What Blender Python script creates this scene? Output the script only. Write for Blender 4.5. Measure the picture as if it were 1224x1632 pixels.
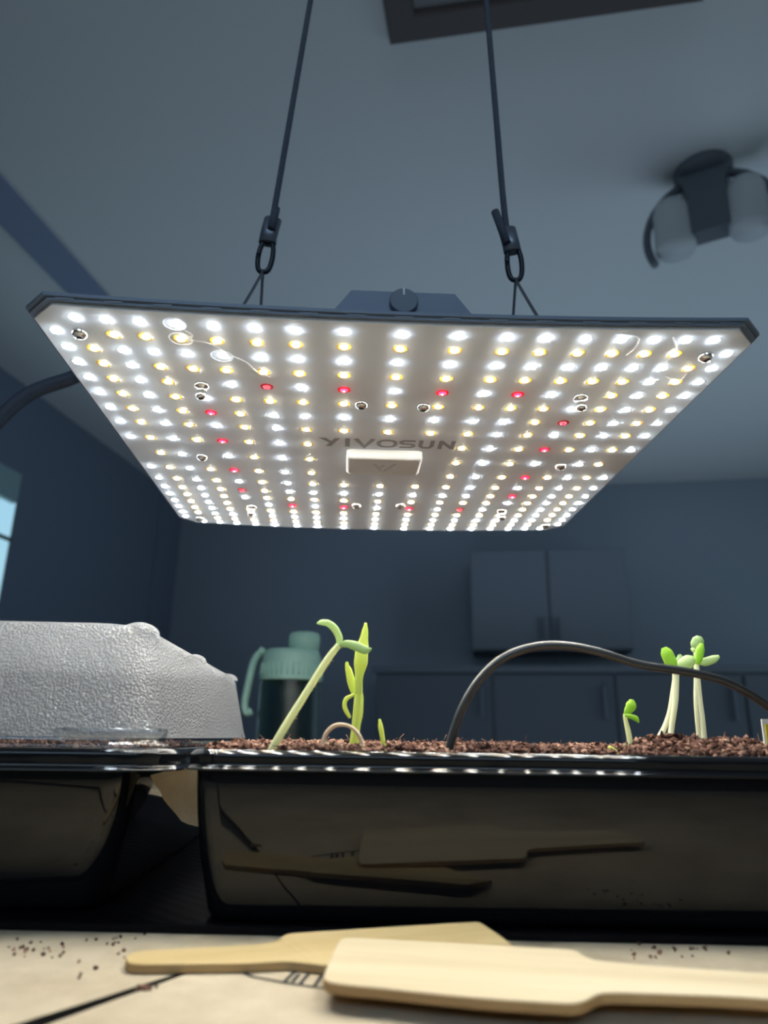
import bpy, bmesh, math, random
from mathutils import Vector, Matrix, noise

# ------------------------------------------------------------------ clear
for o in list(bpy.data.objects):
    bpy.data.objects.remove(o)
C = bpy.context.scene.collection
sc = bpy.context.scene
random.seed(7)

# ------------------------------------------------------------------ camera
FPX, CX, CY = 1131.0, 612.0, 816.0
PITCH, ROLL, CAMZ = math.radians(17.7), math.radians(0.8), 0.071
CAM = Vector((0, 0, CAMZ))
FWD = Vector((0, math.cos(PITCH), math.sin(PITCH)))
_u0 = Vector((0, -math.sin(PITCH), math.cos(PITCH)))
_r0 = Vector((1, 0, 0))
RGT = _r0 * math.cos(ROLL) + _u0 * math.sin(ROLL)
UPV = -_r0 * math.sin(ROLL) + _u0 * math.cos(ROLL)
cd = bpy.data.cameras.new('camera')
cam = bpy.data.objects.new('camera', cd)
C.objects.link(cam)
mw = Matrix((RGT, UPV, -FWD)).transposed().to_4x4()
mw.translation = CAM
cam.matrix_world = mw
cd.lens = 6.86
cd.sensor_fit = 'VERTICAL'
cd.sensor_height = 6.86 * 1632 / FPX
cd.sensor_width = cd.sensor_height * 0.75
cd.clip_start = 0.005
cd.dof.use_dof = True
cd.dof.focus_distance = 0.39
cd.dof.aperture_fstop = 2.2
sc.camera = cam

# ------------------------------------------------------------------ world, lights, exposure
w = bpy.data.worlds.new('sky')
sc.world = w
w.use_nodes = True
nt = w.node_tree
bg = nt.nodes['Background']
tcw = nt.nodes.new('ShaderNodeTexCoord')
sep = nt.nodes.new('ShaderNodeSeparateXYZ')
rmp = nt.nodes.new('ShaderNodeValToRGB')
rmp.color_ramp.elements[0].position = 0.0
rmp.color_ramp.elements[0].color = (0.55, 0.85, 0.95, 1)
rmp.color_ramp.elements[1].position = 0.6
rmp.color_ramp.elements[1].color = (0.26, 0.62, 0.95, 1)
nt.links.new(tcw.outputs['Generated'], sep.inputs[0])
nt.links.new(sep.outputs['Z'], rmp.inputs[0])
nt.links.new(rmp.outputs[0], bg.inputs[0])
bg.inputs[1].default_value = 1.0

TH = math.radians(9.4)                     # the room is turned against the camera
RA = Vector((math.cos(TH), -math.sin(TH), 0))
RB = Vector((math.sin(TH), math.cos(TH), 0))
def room(a, b, z):
    return RA * a + RB * b + Vector((0, 0, z))
RM = Matrix.Rotation(-TH, 4, 'Z')          # room space -> world
ZC = CAMZ + 1.5                            # ceiling
ZF = -0.76                                 # floor
AL, AR, BB, BF = -2.08, 2.3, -1.6, 4.25     # left, right, behind, far

def area(name, loc, target, sx, sy, power, col):
    l = bpy.data.lights.new(name, 'AREA')
    l.shape = 'RECTANGLE'
    l.size, l.size_y = sx, sy
    l.energy = power
    l.color = col
    o = bpy.data.objects.new(name, l)
    C.objects.link(o)
    o.location = loc
    o.rotation_euler = (target - loc).to_track_quat('-Z', 'Y').to_euler()
    return o
# added fill lamp at a made-up right-wall opening, brightens ceiling (outside the frame)
area('fill_right', room(AR - 0.03, 2.6, 0.35), room(0.0, 2.6, 0.6), 1.7, 1.1, 3.0, (0.60, 0.80, 1.0))
# added fill lamp high behind the camera, lights front faces and far wall
area('fill_back', room(0.2, BB + 0.03, 1.15), room(0.2, 4.0, 0.8), 1.8, 0.5, 9.0, (0.62, 0.80, 1.0))
# added upward fill lamp at floor level, brightens the ceiling
fl = area('ceiling_fill', room(0.15, 2.5, ZF + 0.02), room(0.15, 2.5, 2.0), 2.0, 1.6, 8.6, (0.58, 0.78, 1.0))
fl.data.spread = math.radians(130)

sc.view_settings.view_transform = 'Standard'
sc.view_settings.look = 'None'
sc.view_settings.gamma = 1
sc.view_settings.use_curve_mapping = False
sc.view_settings.exposure = 0.0

# ------------------------------------------------------------------ placing helpers
def ray(px, py):
    return FWD + RGT * ((px - CX) / FPX) - UPV * ((py - CY) / FPX)
def PY(px, py, Y):
    d = ray(px, py)
    return CAM + d * (Y / d.y)
def PZ(px, py, z):
    d = ray(px, py)
    return CAM + d * ((z - CAMZ) / d.z)
def PA(px, py, a):                         # point on the plane a = const of the room
    d = ray(px, py)
    return CAM + d * (a / d.dot(RA))
def mpp(P):                                # metres per photo pixel at a point
    return (P - CAM).dot(FWD) / FPX

# ------------------------------------------------------------------ materials
MATS = {}
def mat(name, col=(.5, .5, .5), rough=.5, metal=0., spec=.5, **kw):
    m = bpy.data.materials.new(name)
    m.use_nodes = True
    n = m.node_tree
    b = n.nodes['Principled BSDF']
    b.inputs['Base Color'].default_value = (*col, 1)
    b.inputs['Roughness'].default_value = rough
    b.inputs['Metallic'].default_value = metal
    b.inputs['Specular IOR Level'].default_value = spec
    for k, v in kw.items():
        b.inputs[k.replace('_', ' ')].default_value = v
    MATS[name] = m
    return m
def nd(m, t, **kw):
    x = m.node_tree.nodes.new(t)
    for k, v in kw.items():
        setattr(x, k, v)
    return x
def lk(m, a, b):
    m.node_tree.links.new(a, b)
def pb(m):
    return m.node_tree.nodes['Principled BSDF']
def noise_color(m, scale, c1, c2, stretch=(1, 1, 1), detail=4, lo=.35, hi=.65, bump=0., bdist=.001, rough=.6):
    tc = nd(m, 'ShaderNodeTexCoord')
    mp = nd(m, 'ShaderNodeMapping')
    mp.inputs['Scale'].default_value = stretch
    nz = nd(m, 'ShaderNodeTexNoise')
    nz.inputs['Scale'].default_value = scale
    nz.inputs['Detail'].default_value = detail
    nz.inputs['Roughness'].default_value = rough
    cr = nd(m, 'ShaderNodeValToRGB')
    cr.color_ramp.elements[0].position = lo
    cr.color_ramp.elements[0].color = (*c1, 1)
    cr.color_ramp.elements[1].position = hi
    cr.color_ramp.elements[1].color = (*c2, 1)
    lk(m, tc.outputs['Object'], mp.inputs[0])
    lk(m, mp.outputs[0], nz.inputs['Vector'])
    lk(m, nz.outputs['Fac'], cr.inputs[0])
    lk(m, cr.outputs[0], pb(m).inputs['Base Color'])
    if bump:
        bp = nd(m, 'ShaderNodeBump')
        bp.inputs['Strength'].default_value = bump
        bp.inputs['Distance'].default_value = bdist
        lk(m, nz.outputs['Fac'], bp.inputs['Height'])
        lk(m, bp.outputs[0], pb(m).inputs['Normal'])
    return cr

def emit(name, col, strength, base=(.8, .8, .8)):
    m = mat(name, base, .4)
    pb(m).inputs['Emission Color'].default_value = (*col, 1)
    pb(m).inputs['Emission Strength'].default_value = strength
    return m

m_board = mat('board_white', (.80, .80, .81), .6, 0, .25)
noise_color(m_board, 14, (.67, .72, .80), (.73, .78, .86), lo=.3, hi=.7)
m_frame = mat('lamp_housing_hazed', (.15, .20, .29), .4, .1)  # near-black housing lifted to slate blue, lens haze put into the colour
m_packo = mat('led_package_halo_amber', (.92, .50, .06), .5)  # package made wide, its amber colour paints the warm glow around the LED
m_packr = mat('led_package_halo_red', (.70, .03, .07), .4)  # wide red package, painted glow around the red LED
m_pack = mat('led_package', (.85, .85, .82), .4)
LEDS = 275.0
m_ledw = emit('led_cool', (.86, .96, 1.0), LEDS)
m_ledo = emit('led_warm', (1.0, .87, .63), LEDS * .82)
m_ledr = emit('led_red', (1.0, .004, .014), 30.0, (.5, .02, .04))
m_ledrc = emit('led_red_core', (1.0, .35, .42), 9.0)
m_leddim = emit('led_red_dim', (1.0, .06, .12), .75, (.6, .2, .25))
m_chrome = mat('chrome', (.8, .8, .8), .12, 1.)
m_sock = mat('screw_socket', (.16, .16, .17), .4, .8)
m_logo = mat('logo_grey', (.30, .30, .32), .6)
m_cover = mat('cover_white', (.74, .75, .76), .35)
m_logoline = mat('cover_logo', (.60, .60, .61), .5)
m_seal = mat('clear_seal', (.9, .9, .9), .08, 0, .5, Alpha=.22)
m_rope = mat('rope_hazed', (.035, .042, .06), .85)
noise_color(m_rope, 900, (.05, .06, .085), (.10, .12, .165))  # rope tones lifted to slate blue, standing in for lens haze
m_wire = mat('wire_steel', (.32, .34, .38), .4, .9)
m_crimp = mat('crimp', (.22, .25, .31), .4, .6)
m_hook = mat('hook_black', (.02, .025, .04), .4, .3)
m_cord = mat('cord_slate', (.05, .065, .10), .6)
m_cable = mat('cable_black', (.022, .023, .026), .38, 0, .9)

m_tray = mat('tray_black', (.006, .007, .009), .05, 0, .42)
tc = nd(m_tray, 'ShaderNodeTexCoord'); nz = nd(m_tray, 'ShaderNodeTexNoise')
nz.inputs['Scale'].default_value = 22; nz.inputs['Detail'].default_value = 2
bp = nd(m_tray, 'ShaderNodeBump'); bp.inputs['Strength'].default_value = .06; bp.inputs['Distance'].default_value = .002
lk(m_tray, tc.outputs['Object'], nz.inputs['Vector']); lk(m_tray, nz.outputs['Fac'], bp.inputs['Height']); lk(m_tray, bp.outputs[0], pb(m_tray).inputs['Normal'])
m_rim = mat('tray_rim_black', (.006, .007, .009), .07, 0, .5)
tc = nd(m_rim, 'ShaderNodeTexCoord'); nz = nd(m_rim, 'ShaderNodeTexNoise')
nz.inputs['Scale'].default_value = 60; nz.inputs['Detail'].default_value = 1
bp = nd(m_rim, 'ShaderNodeBump'); bp.inputs['Strength'].default_value = .12; bp.inputs['Distance'].default_value = .002
lk(m_rim, tc.outputs['Object'], nz.inputs['Vector']); lk(m_rim, nz.outputs['Fac'], bp.inputs['Height']); lk(m_rim, bp.outputs[0], pb(m_rim).inputs['Normal'])
m_mat = mat('mat_black', (.003, .003, .005), .5, 0, .12)
tc = nd(m_mat, 'ShaderNodeTexCoord'); wv = nd(m_mat, 'ShaderNodeTexWave')
wv.inputs['Scale'].default_value = 60; wv.inputs['Distortion'].default_value = .6
wv.bands_direction = 'DIAGONAL'
bp = nd(m_mat, 'ShaderNodeBump'); bp.inputs['Strength'].default_value = .2; bp.inputs['Distance'].default_value = .001
lk(m_mat, tc.outputs['Object'], wv.inputs['Vector']); lk(m_mat, wv.outputs['Fac'], bp.inputs['Height']); lk(m_mat, bp.outputs[0], pb(m_mat).inputs['Normal'])

m_card = mat('kraft_cardboard', (.5, .4, .28), .85, 0, .15)
noise_color(m_card, 22, (.47, .385, .27), (.66, .56, .415), detail=8, lo=.32, hi=.6, bump=.5, bdist=.003, rough=.65)
m_cardedge = mat('cardboard_dark', (.03, .025, .02), .9)
m_ink = mat('print_ink', (.03, .03, .035), .7)
m_table = mat('table_wood', (.05, .035, .025), .5)
noise_color(m_table, 8, (.035, .024, .017), (.07, .05, .034), stretch=(1, 12, 1))

def wood(name, c1, c2):
    m = mat(name, c1, .6, 0, .25)
    noise_color(m, 60, c1, c2, stretch=(.08, 1, 1), detail=5, lo=.3, hi=.72, bump=.15, bdist=.0006)
    return m
m_wedge = wood('paddle_edge', (.36, .22, .10), (.55, .38, .19))
m_wood1 = wood('birch_pale', (.66, .53, .33), (.83, .715, .51))
m_wood2 = wood('birch_yellow', (.58, .42, .19), (.75, .58, .31))

m_soil = mat('coir', (.12, .06, .04), .9, 0, .2)
gi = nd(m_soil, 'ShaderNodeNewGeometry')
cr = nd(m_soil, 'ShaderNodeValToRGB')
e = cr.color_ramp.elements
e[0].position = 0; e[0].color = (.035, .016, .012, 1)
e[1].position = 1; e[1].color = (.48, .29, .20, 1)
x = e.new(.5); x.color = (.15, .072, .052, 1)
x = e.new(.85); x.color = (.30, .17, .125, 1)
lk(m_soil, gi.outputs['Random Per Island'], cr.inputs[0]); lk(m_soil, cr.outputs[0], pb(m_soil).inputs['Base Color'])
m_soilbase = mat('coir_base', (.05, .026, .019), .95)
noise_color(m_soilbase, 400, (.03, .015, .011), (.10, .05, .036), bump=1, bdist=.002)

def plant(name, c, tr=.35, rough=.45):
    m = mat(name, c, rough, 0, .35)
    n = m.node_tree
    out = n.nodes['Material Output']
    t = nd(m, 'ShaderNodeBsdfTranslucent')
    t.inputs[0].default_value = (*[min(1, k * 1.15) for k in c], 1)
    mx = nd(m, 'ShaderNodeMixShader')
    mx.inputs[0].default_value = tr
    lk(m, pb(m).outputs[0], mx.inputs[1]); lk(m, t.outputs[0], mx.inputs[2]); lk(m, mx.outputs[0], out.inputs[0])
    return m
m_stem = plant('stem_pale', (.86, .91, .58))
m_stemw = plant('stem_white', (.90, .92, .70))
m_leafg = plant('leaf_bright', (.50, .78, .11))
m_leafp = plant('leaf_pale', (.70, .84, .46))
m_leafd = plant('leaf_mid', (.50, .66, .33))
m_corn = plant('shoot_yellowgreen', (.78, .86, .24))
m_root = plant('root_beige', (.85, .70, .52), .2)
m_husk = mat('husk', (.66, .5, .34), .7)

# condensation-fogged plastic
m_dome = mat('fogged_plastic', (.52, .53, .56), .13, 0, 1.)
tc = nd(m_dome, 'ShaderNodeTexCoord')
vo = nd(m_dome, 'ShaderNodeTexVoronoi'); vo.feature = 'SMOOTH_F1'
vo.inputs['Scale'].default_value = 950; vo.inputs['Smoothness'].default_value = .25
vo2 = nd(m_dome, 'ShaderNodeTexVoronoi'); vo2.inputs['Scale'].default_value = 480
nzw = nd(m_dome, 'ShaderNodeTexNoise'); nzw.inputs['Scale'].default_value = 25
lk(m_dome, tc.outputs['Object'], vo.inputs['Vector']); lk(m_dome, tc.outputs['Object'], vo2.inputs['Vector']); lk(m_dome, tc.outputs['Object'], nzw.inputs['Vector'])
mr = nd(m_dome, 'ShaderNodeMapRange'); mr.inputs['From Min'].default_value = .0; mr.inputs['From Max'].default_value = .75; mr.inputs['To Min'].default_value = 1; mr.inputs['To Max'].default_value = 0
lk(m_dome, vo.outputs['Distance'], mr.inputs[0])
mr2 = nd(m_dome, 'ShaderNodeMapRange'); mr2.inputs['From Min'].default_value = .0; mr2.inputs['From Max'].default_value = .5; mr2.inputs['To Min'].default_value = 1; mr2.inputs['To Max'].default_value = 0
lk(m_dome, vo2.outputs['Distance'], mr2.inputs[0])
ad = nd(m_dome, 'ShaderNodeMath', operation='MULTIPLY_ADD'); ad.inputs[1].default_value = .7
lk(m_dome, mr2.outputs[0], ad.inputs[0]); lk(m_dome, mr.outputs[0], ad.inputs[2])
bp = nd(m_dome, 'ShaderNodeBump'); bp.inputs['Strength'].default_value = 1.; bp.inputs['Distance'].default_value = .0013
lk(m_dome, ad.outputs[0], bp.inputs['Height']); lk(m_dome, bp.outputs[0], pb(m_dome).inputs['Normal'])
out = m_dome.node_tree.nodes['Material Output']
tl = nd(m_dome, 'ShaderNodeBsdfTranslucent'); tl.inputs[0].default_value = (.70, .71, .74, 1)
tp = nd(m_dome, 'ShaderNodeBsdfTransparent'); tp.inputs[0].default_value = (.9, .92, .93, 1)
mx = nd(m_dome, 'ShaderNodeMixShader'); mx.inputs[0].default_value = .45
mx2 = nd(m_dome, 'ShaderNodeMixShader'); mx2.inputs[0].default_value = .28
lk(m_dome, pb(m_dome).outputs[0], mx.inputs[1]); lk(m_dome, tl.outputs[0], mx.inputs[2])
lk(m_dome, mx.outputs[0], mx2.inputs[1]); lk(m_dome, tp.outputs[0], mx2.inputs[2]); lk(m_dome, mx2.outputs[0], out.inputs[0])

def clear(name, col, fac, rough=.08):
    m = mat(name, col, rough)
    out = m.node_tree.nodes['Material Output']
    tp = nd(m, 'ShaderNodeBsdfTransparent'); tp.inputs[0].default_value = (*col, 1)
    gl = nd(m, 'ShaderNodeBsdfGlossy'); gl.inputs['Roughness'].default_value = rough
    lw = nd(m, 'ShaderNodeLayerWeight'); lw.inputs[0].default_value = .5
    fr = nd(m, 'ShaderNodeMath', operation='POWER'); fr.inputs[1].default_value = 4
    lk(m, lw.outputs['Facing'], fr.inputs[0])
    ma = nd(m, 'ShaderNodeMath', operation='MULTIPLY_ADD'); ma.inputs[1].default_value = .7; ma.inputs[2].default_value = fac + .03; ma.use_clamp = True
    mx = nd(m, 'ShaderNodeMixShader')
    lk(m, fr.outputs[0], ma.inputs[0]); lk(m, ma.outputs[0], mx.inputs[0]); lk(m, tp.outputs[0], mx.inputs[1]); lk(m, gl.outputs[0], mx.inputs[2]); lk(m, mx.outputs[0], out.inputs[0])
    return m
m_clear = clear('clear_plastic', (.86, .88, .9), .10, .12)
m_glass = clear('window_glass', (.97, .98, .98), .0, .02)
m_bottle = mat('bottle_green', (.42, .68, .58), .45)
m_smoke = clear('smoky_plastic', (.45, .58, .55), .0, .35)
m_shaker = mat('inner_column', (.14, .15, .15), .6)
m_ceil = mat('ceiling_paint', (.62, .63, .64), .9, 0, .2)
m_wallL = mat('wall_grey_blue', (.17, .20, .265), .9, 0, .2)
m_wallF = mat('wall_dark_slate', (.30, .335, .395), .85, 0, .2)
m_wallo = mat('wall_plain', (.4, .4, .4), .9)
m_trim = mat('trim_navy', (.22, .26, .38), .8)
m_floor = mat('floor_boards', (.12, .09, .07), .5)
m_winfr = mat('window_frame_dark', (.03, .07, .07), .5)
m_blind = mat('roller_blind', (.30, .42, .44), .9)
m_hatch = mat('hatch_frame_brown', (.075, .058, .055), .6)
m_hatchp = mat('hatch_panel', (.17, .17, .18), .7)
m_bronze = mat('bronze_dark', (.10, .115, .14), .6)
m_shade = mat('frosted_glass', (.5, .52, .54), .6)
m_dark1 = mat('furniture_dark', (.105, .118, .14), .6)
m_dark2 = mat('furniture_darker', (.08, .09, .108), .6)
m_cab1 = mat('cabinet_slate', (.20, .225, .265), .6)
m_cab2 = mat('cabinet_door_slate', (.18, .20, .24), .6)
m_tagw = mat('tag_white', (.82, .82, .78), .5)
m_tagy = mat('tag_yellow', (.80, .68, .02), .5)

# ------------------------------------------------------------------ mesh helpers
class MB:
    def __init__(s):
        s.v, s.f, s.mi, s.sm = [], [], [], []
    def add(s, vs, fs, mi=0, smooth=False):
        o = len(s.v)
        s.v += [tuple(p) for p in vs]
        for f in fs:
            s.f.append([i + o for i in f]); s.mi.append(mi); s.sm.append(smooth)
    def box(s, lo, hi, mi=0):
        (a, b, c), (d, e, f) = lo, hi
        s.add([(a, b, c), (d, b, c), (d, e, c), (a, e, c), (a, b, f), (d, b, f), (d, e, f), (a, e, f)],
              [(0, 3, 2, 1), (4, 5, 6, 7), (0, 1, 5, 4), (1, 2, 6, 5), (2, 3, 7, 6), (3, 0, 4, 7)], mi)
    def loft(s, rings, mi=0, closed=True, cap0=True, cap1=True, smooth=True):
        n = len(rings[0]); vs = [p for r in rings for p in r]; fs = []
        for i in range(len(rings) - 1):
            for j in range(n if closed else n - 1):
                k = (j + 1) % n
                fs.append((i * n + j, i * n + k, (i + 1) * n + k, (i + 1) * n + j))
        s.add(vs, fs, mi, smooth)
        o = len(s.v) - len(vs)
        if cap0: s.f.append([o + j for j in range(n)][::-1]); s.mi.append(mi); s.sm.append(False)
        if cap1: s.f.append([o + (len(rings) - 1) * n + j for j in range(n)]); s.mi.append(mi); s.sm.append(False)
    def lathe(s, prof, center=(0, 0, 0), n=24, mi=0, smooth=True, cap0=True, cap1=True):
        c = Vector(center)
        s.loft([[c + Vector((r * math.cos(2 * math.pi * j / n), r * math.sin(2 * math.pi * j / n), z)) for j in range(n)] for r, z in prof], mi, True, cap0, cap1, smooth)
    def sweep(s, pts, ws, ts=None, side=None, n=10, mi=0, power=2.0):
        """elliptic tube along pts: half width ws across 'side', half thickness ts the other way"""
        pts = [Vector(p) for p in pts]; ts = ts or ws; rings = []
        ref = side
        prev = None
        for i, p in enumerate(pts):
            t = (pts[min(i + 1, len(pts) - 1)] - pts[max(i - 1, 0)]).normalized()
            if ref is not None:
                b = ref - t * ref.dot(t)
            else:
                b = (prev - t * prev.dot(t)) if prev is not None else t.orthogonal()
            b = b.normalized(); prev = b
            a = t.cross(b).normalized()       # width direction, b thickness direction
            rings.append([p + a * ws[i] * math.cos(2 * math.pi * j / n) + b * ts[i] * math.sin(2 * math.pi * j / n) for j in range(n)])
        s.loft(rings, mi)
    def build(s, name, mats, parent=None, loc=None):
        me = bpy.data.meshes.new(name)
        me.from_pydata(s.v, [], s.f)
        if not isinstance(mats, (list, tuple)): mats = [mats]
        for m in mats: me.materials.append(m)
        me.polygons.foreach_set('material_index', s.mi)
        me.polygons.foreach_set('use_smooth', s.sm)
        me.validate(); me.update()
        bm = bmesh.new(); bm.from_mesh(me)
        bmesh.ops.recalc_face_normals(bm, faces=bm.faces)
        bm.to_mesh(me); bm.free()
        o = bpy.data.objects.new(name, me)
        C.objects.link(o)
        if parent is not None: o.parent = parent
        if loc is not None: o.location = loc
        return o

def recenter(o, base):
    """give a mesh built in world space an origin of its own"""
    b = Vector(base)
    o.data.transform(Matrix.Translation(-b))
    o.location = b
    return o
def tag(o, label, cat, group=None, kind=None):
    o['label'] = label; o['category'] = cat
    if group: o['group'] = group
    if kind: o['kind'] = kind
    return o
def thing(name, loc, label, cat, group=None):
    o = bpy.data.objects.new(name, None)
    o.empty_display_size = .02
    C.objects.link(o); o.location = loc
    return tag(o, label, cat, group)
def part(mb, name, mats, root, parent=None):
    """part built in world space, parented under root (unrotated) or under a part of it"""
    base = Vector(root.location)
    o = mb.build(name, mats)
    o.data.transform(Matrix.Translation(-base))
    o.parent = parent or root
    return o
def cr_spline(pts, n=6):
    pts = [Vector(p) for p in pts]; out = []
    for i in range(len(pts) - 1):
        p0, p1, p2, p3 = pts[max(i - 1, 0)], pts[i], pts[i + 1], pts[min(i + 2, len(pts) - 1)]
        for k in range(n):
            t = k / n
            out.append(.5 * ((2 * p1) + (-p0 + p2) * t + (2 * p0 - 5 * p1 + 4 * p2 - p3) * t * t + (-p0 + 3 * p1 - 3 * p2 + p3) * t ** 3))
    out.append(pts[-1])
    return out
def lerp_list(vals, n):
    out = []
    for i in range(n):
        t = i / (n - 1) * (len(vals) - 1); k = min(int(t), len(vals) - 2)
        u = t - k; u = u * u * (3 - 2 * u)
        out.append(vals[k] * (1 - u) + vals[k + 1] * u)
    return out
def rrect(x0, x1, y0, y1, r, z, k=6):
    out = []
    for cx, cy, a0 in ((x1 - r, y0 + r, -90), (x1 - r, y1 - r, 0), (x0 + r, y1 - r, 90), (x0 + r, y0 + r, 180)):
        for i in range(k + 1):
            a = math.radians(a0 + 90 * i / k)
            out.append(Vector((cx + r * math.cos(a), cy + r * math.sin(a), z)))
    return out

# ================================================================== SETTING
def rbox(mb, a0, a1, b0, b1, z0, z1, mi=0):
    mb.box((a0, b0, z0), (a1, b1, z1), mi)
def setting(mb, name, mats, label=None, cat=None):
    o = mb.build(name, mats)
    o.matrix_world = RM
    o['kind'] = 'structure'
    if label: o['label'] = label; o['category'] = cat
    return o
mb = MB(); rbox(mb, AL - .2, AR + .2, BB - .2, BF + .2, ZF - .1, ZF); setting(mb, 'floor', m_floor, 'dark floor of the room below the table', 'floor')
mb = MB(); rbox(mb, AL - .2, AR + .2, BB - .2, BF + .2, ZC, ZC + .1); setting(mb, 'ceiling', m_ceil, 'dim blue-grey plain ceiling above the hanging lamp', 'ceiling')
# window in the left wall, measured off the photograph
pw = PA(28, 802, AL); WB1 = pw.dot(RB); WZ1 = pw.z
pbar = PA(8, 857, AL); WZM = pbar.z
WB0, WZ0 = WB1 - 1.1, WZ1 - .95
WZT = PA(20, 748, AL).z                    # top of the blind above the bright glass
mb = MB()
WE = WB1 + .26; rbox(mb, AL - .15, AL, BB - .2, WB0, ZF, ZC); rbox(mb, AL - .15, AL, WE, BF + .2, ZF, ZC)
rbox(mb, AL - .15, AL, WB0, WE, ZF, WZ0); rbox(mb, AL - .15, AL, WB0, WE, WZT + .12, ZC); rbox(mb, AL - .008, AL, WB1, WE, WZ0, WZT + .12); rbox(mb, AL - .008, AL, WB0, WB1, WZT, WZT + .12)
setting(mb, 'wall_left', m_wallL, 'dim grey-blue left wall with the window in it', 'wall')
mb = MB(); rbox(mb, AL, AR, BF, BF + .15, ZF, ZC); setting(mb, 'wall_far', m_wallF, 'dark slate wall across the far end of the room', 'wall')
# right wall and back wall with openings added for the fill lamps (outside the frame)
mb = MB(); rbox(mb, AR, AR + .15, BB, 1.7, ZF, ZC); rbox(mb, AR, AR + .15, 3.5, BF, ZF, ZC); rbox(mb, AR, AR + .15, 1.7, 3.5, ZF, -.25); rbox(mb, AR, AR + .15, 1.7, 3.5, .95, ZC)
setting(mb, 'wall_right', m_wallo, 'plain right wall with an opening added for the fill lamp, outside the frame', 'wall')
mb = MB(); rbox(mb, AL, AR, BB - .15, BB, ZF, .88); rbox(mb, AL, AR, BB - .15, BB, 1.42, ZC); rbox(mb, AL, -.75, BB - .15, BB, .88, 1.42); rbox(mb, 1.15, AR, BB - .15, BB, .88, 1.42); setting(mb, 'wall_back', m_wallo, 'plain back wall behind the photographer', 'wall')
# window_1: frame, blind, bars and panes
mb = MB(); a0, a1 = AL - .006, AL - .0005
rbox(mb, a0, a1, WB0, WB0 + .04, WZ0, WZ1); rbox(mb, a0, a1, WB1 - .001, WB1, WZ0, WZ1)
rbox(mb, a0, a1, WB0, WB1, WZ0, WZ0 + .04)
win = setting(mb, 'window_1', m_winfr, 'bright window with pale blue sky at the left edge of the picture', 'window')
mb = MB(); rbox(mb, a0, a1 + .005, WB0 + .04, WB1 - .001, WZM - .008, WZM + .008); mb.build('glazing_bar', m_winfr, win)
for z0, z1 in ((WZ0 + .04, WZM - .008), (WZM + .008, WZ1)):
    mb = MB(); rbox(mb, AL - .0035, AL - .0012, WB0 + .04, WB1 - .001, z0, z1); mb.build('pane', m_glass, win)
mb = MB(); rbox(mb, AL - .03, AL - .002, WB0, WB1, WZ1, WZT); mb.build('blind_box', m_blind, win)
# dark flat strip running along the ceiling, left
def PC(px, py): return PZ(px, py, ZC).dot(RA)
mb = MB(); rbox(mb, PC(0, 353), PC(0, 276), BB, BF, ZC - .012, ZC - .0005)
setting(mb, 'trim_1', m_trim, 'dark navy strip running along the ceiling at the left', 'trim')
zt = ZC - .001
# casing edge on the left wall
pc = PA(232, 1000, AL); b_c = pc.dot(RB)
mb = MB(); rbox(mb, AL, AL + .010, b_c, BF - .001, ZF, zt)
setting(mb, 'trim_2', m_wallL, 'flat raised panel on the far half of the left wall', 'trim')

# ceiling hatch (brown frame, top of the picture)
h0 = PZ(622, 62, ZC); ha, hb = h0.dot(RA), h0.dot(RB)
hx = PZ(1040, 0, ZC).dot(RA)
t = thing('ceiling_hatch', (0, 0, 0), 'brown-framed rectangular hatch in the ceiling at the top of the picture', 'hatch')
t.matrix_world = RM
fw = .062; L = .62; Wd = max(.5, hx - ha + .1)
mb = MB(); z0, z1 = ZC - .022, ZC
rings = []
def rectring(i, z): return [Vector((ha + i, hb - i, z)), Vector((ha + Wd - i, hb - i, z)), Vector((ha + Wd - i, hb - L + i, z)), Vector((ha + i, hb - L + i, z))]
mb.loft([rectring(0, z1), rectring(0, z0 + .004), rectring(.004, z0), rectring(fw - .004, z0), rectring(fw, z0 + .004), rectring(fw, z1)], cap0=False, cap1=False, smooth=False)
mb.build('hatch_frame', m_hatch, t)
mb = MB(); rbox(mb, ha + fw, ha + Wd - fw, hb - L + fw, hb - fw, ZC - .008, ZC); mb.build('hatch_panel', m_hatchp, t)

# ceiling lamp, upper right
lp = PZ(1127, 320, ZC - .10)
s = mpp(lp)
t = thing('ceiling_lamp', (lp.x, lp.y, ZC), 'unlit ceiling lamp with frosted glass shades under a dark curved strap, upper right', 'lamp')
vdir = Vector((lp.x, lp.y, 0)).normalized(); vr = Vector((vdir.y, -vdir.x, 0))
mb = MB(); mb.lathe([(.0, 0), (.075, 0), (.075, -.012), (.06, -.022), (0, -.022)], n=28, cap0=False, cap1=False); mb.build('canopy', m_bronze, t)
mb = MB(); mb.loft([[Vector((vr.x * x * wx + vdir.x * y * .03, vr.y * x * wx + vdir.y * y * .03, z)) for x, y in ((-1, -1), (1, -1), (1, 1), (-1, 1))] for wx, z in ((.075, -.012), (.06, -.04), (.046, -.08), (.046, -.21))], smooth=False); mb.build('centre_bracket', m_bronze, t)
mb = MB(); pts = []
R_ = 96 * s
for k in range(25):
    a = math.radians(-25 + 230 * k / 24)
    pts.append(vr * (R_ * math.cos(a)) + Vector((0, 0, -.185 + .165 * math.sin(a))))
mb.sweep(pts, [.011] * 25, [.014] * 25, side=vdir, n=8); mb.build('curved_strap', m_bronze, t)
for sg in (-1, 1):
    mb = MB(); c = vr * (sg * 54 * s)
    mb.lathe([(.016, -.075), (.042, -.082), (.050, -.11), (.053, -.22), (.049, -.232), (0, -.235)], (c.x, c.y, 0), n=24)
    mb.build('glass_shade', m_shade, t)

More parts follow.
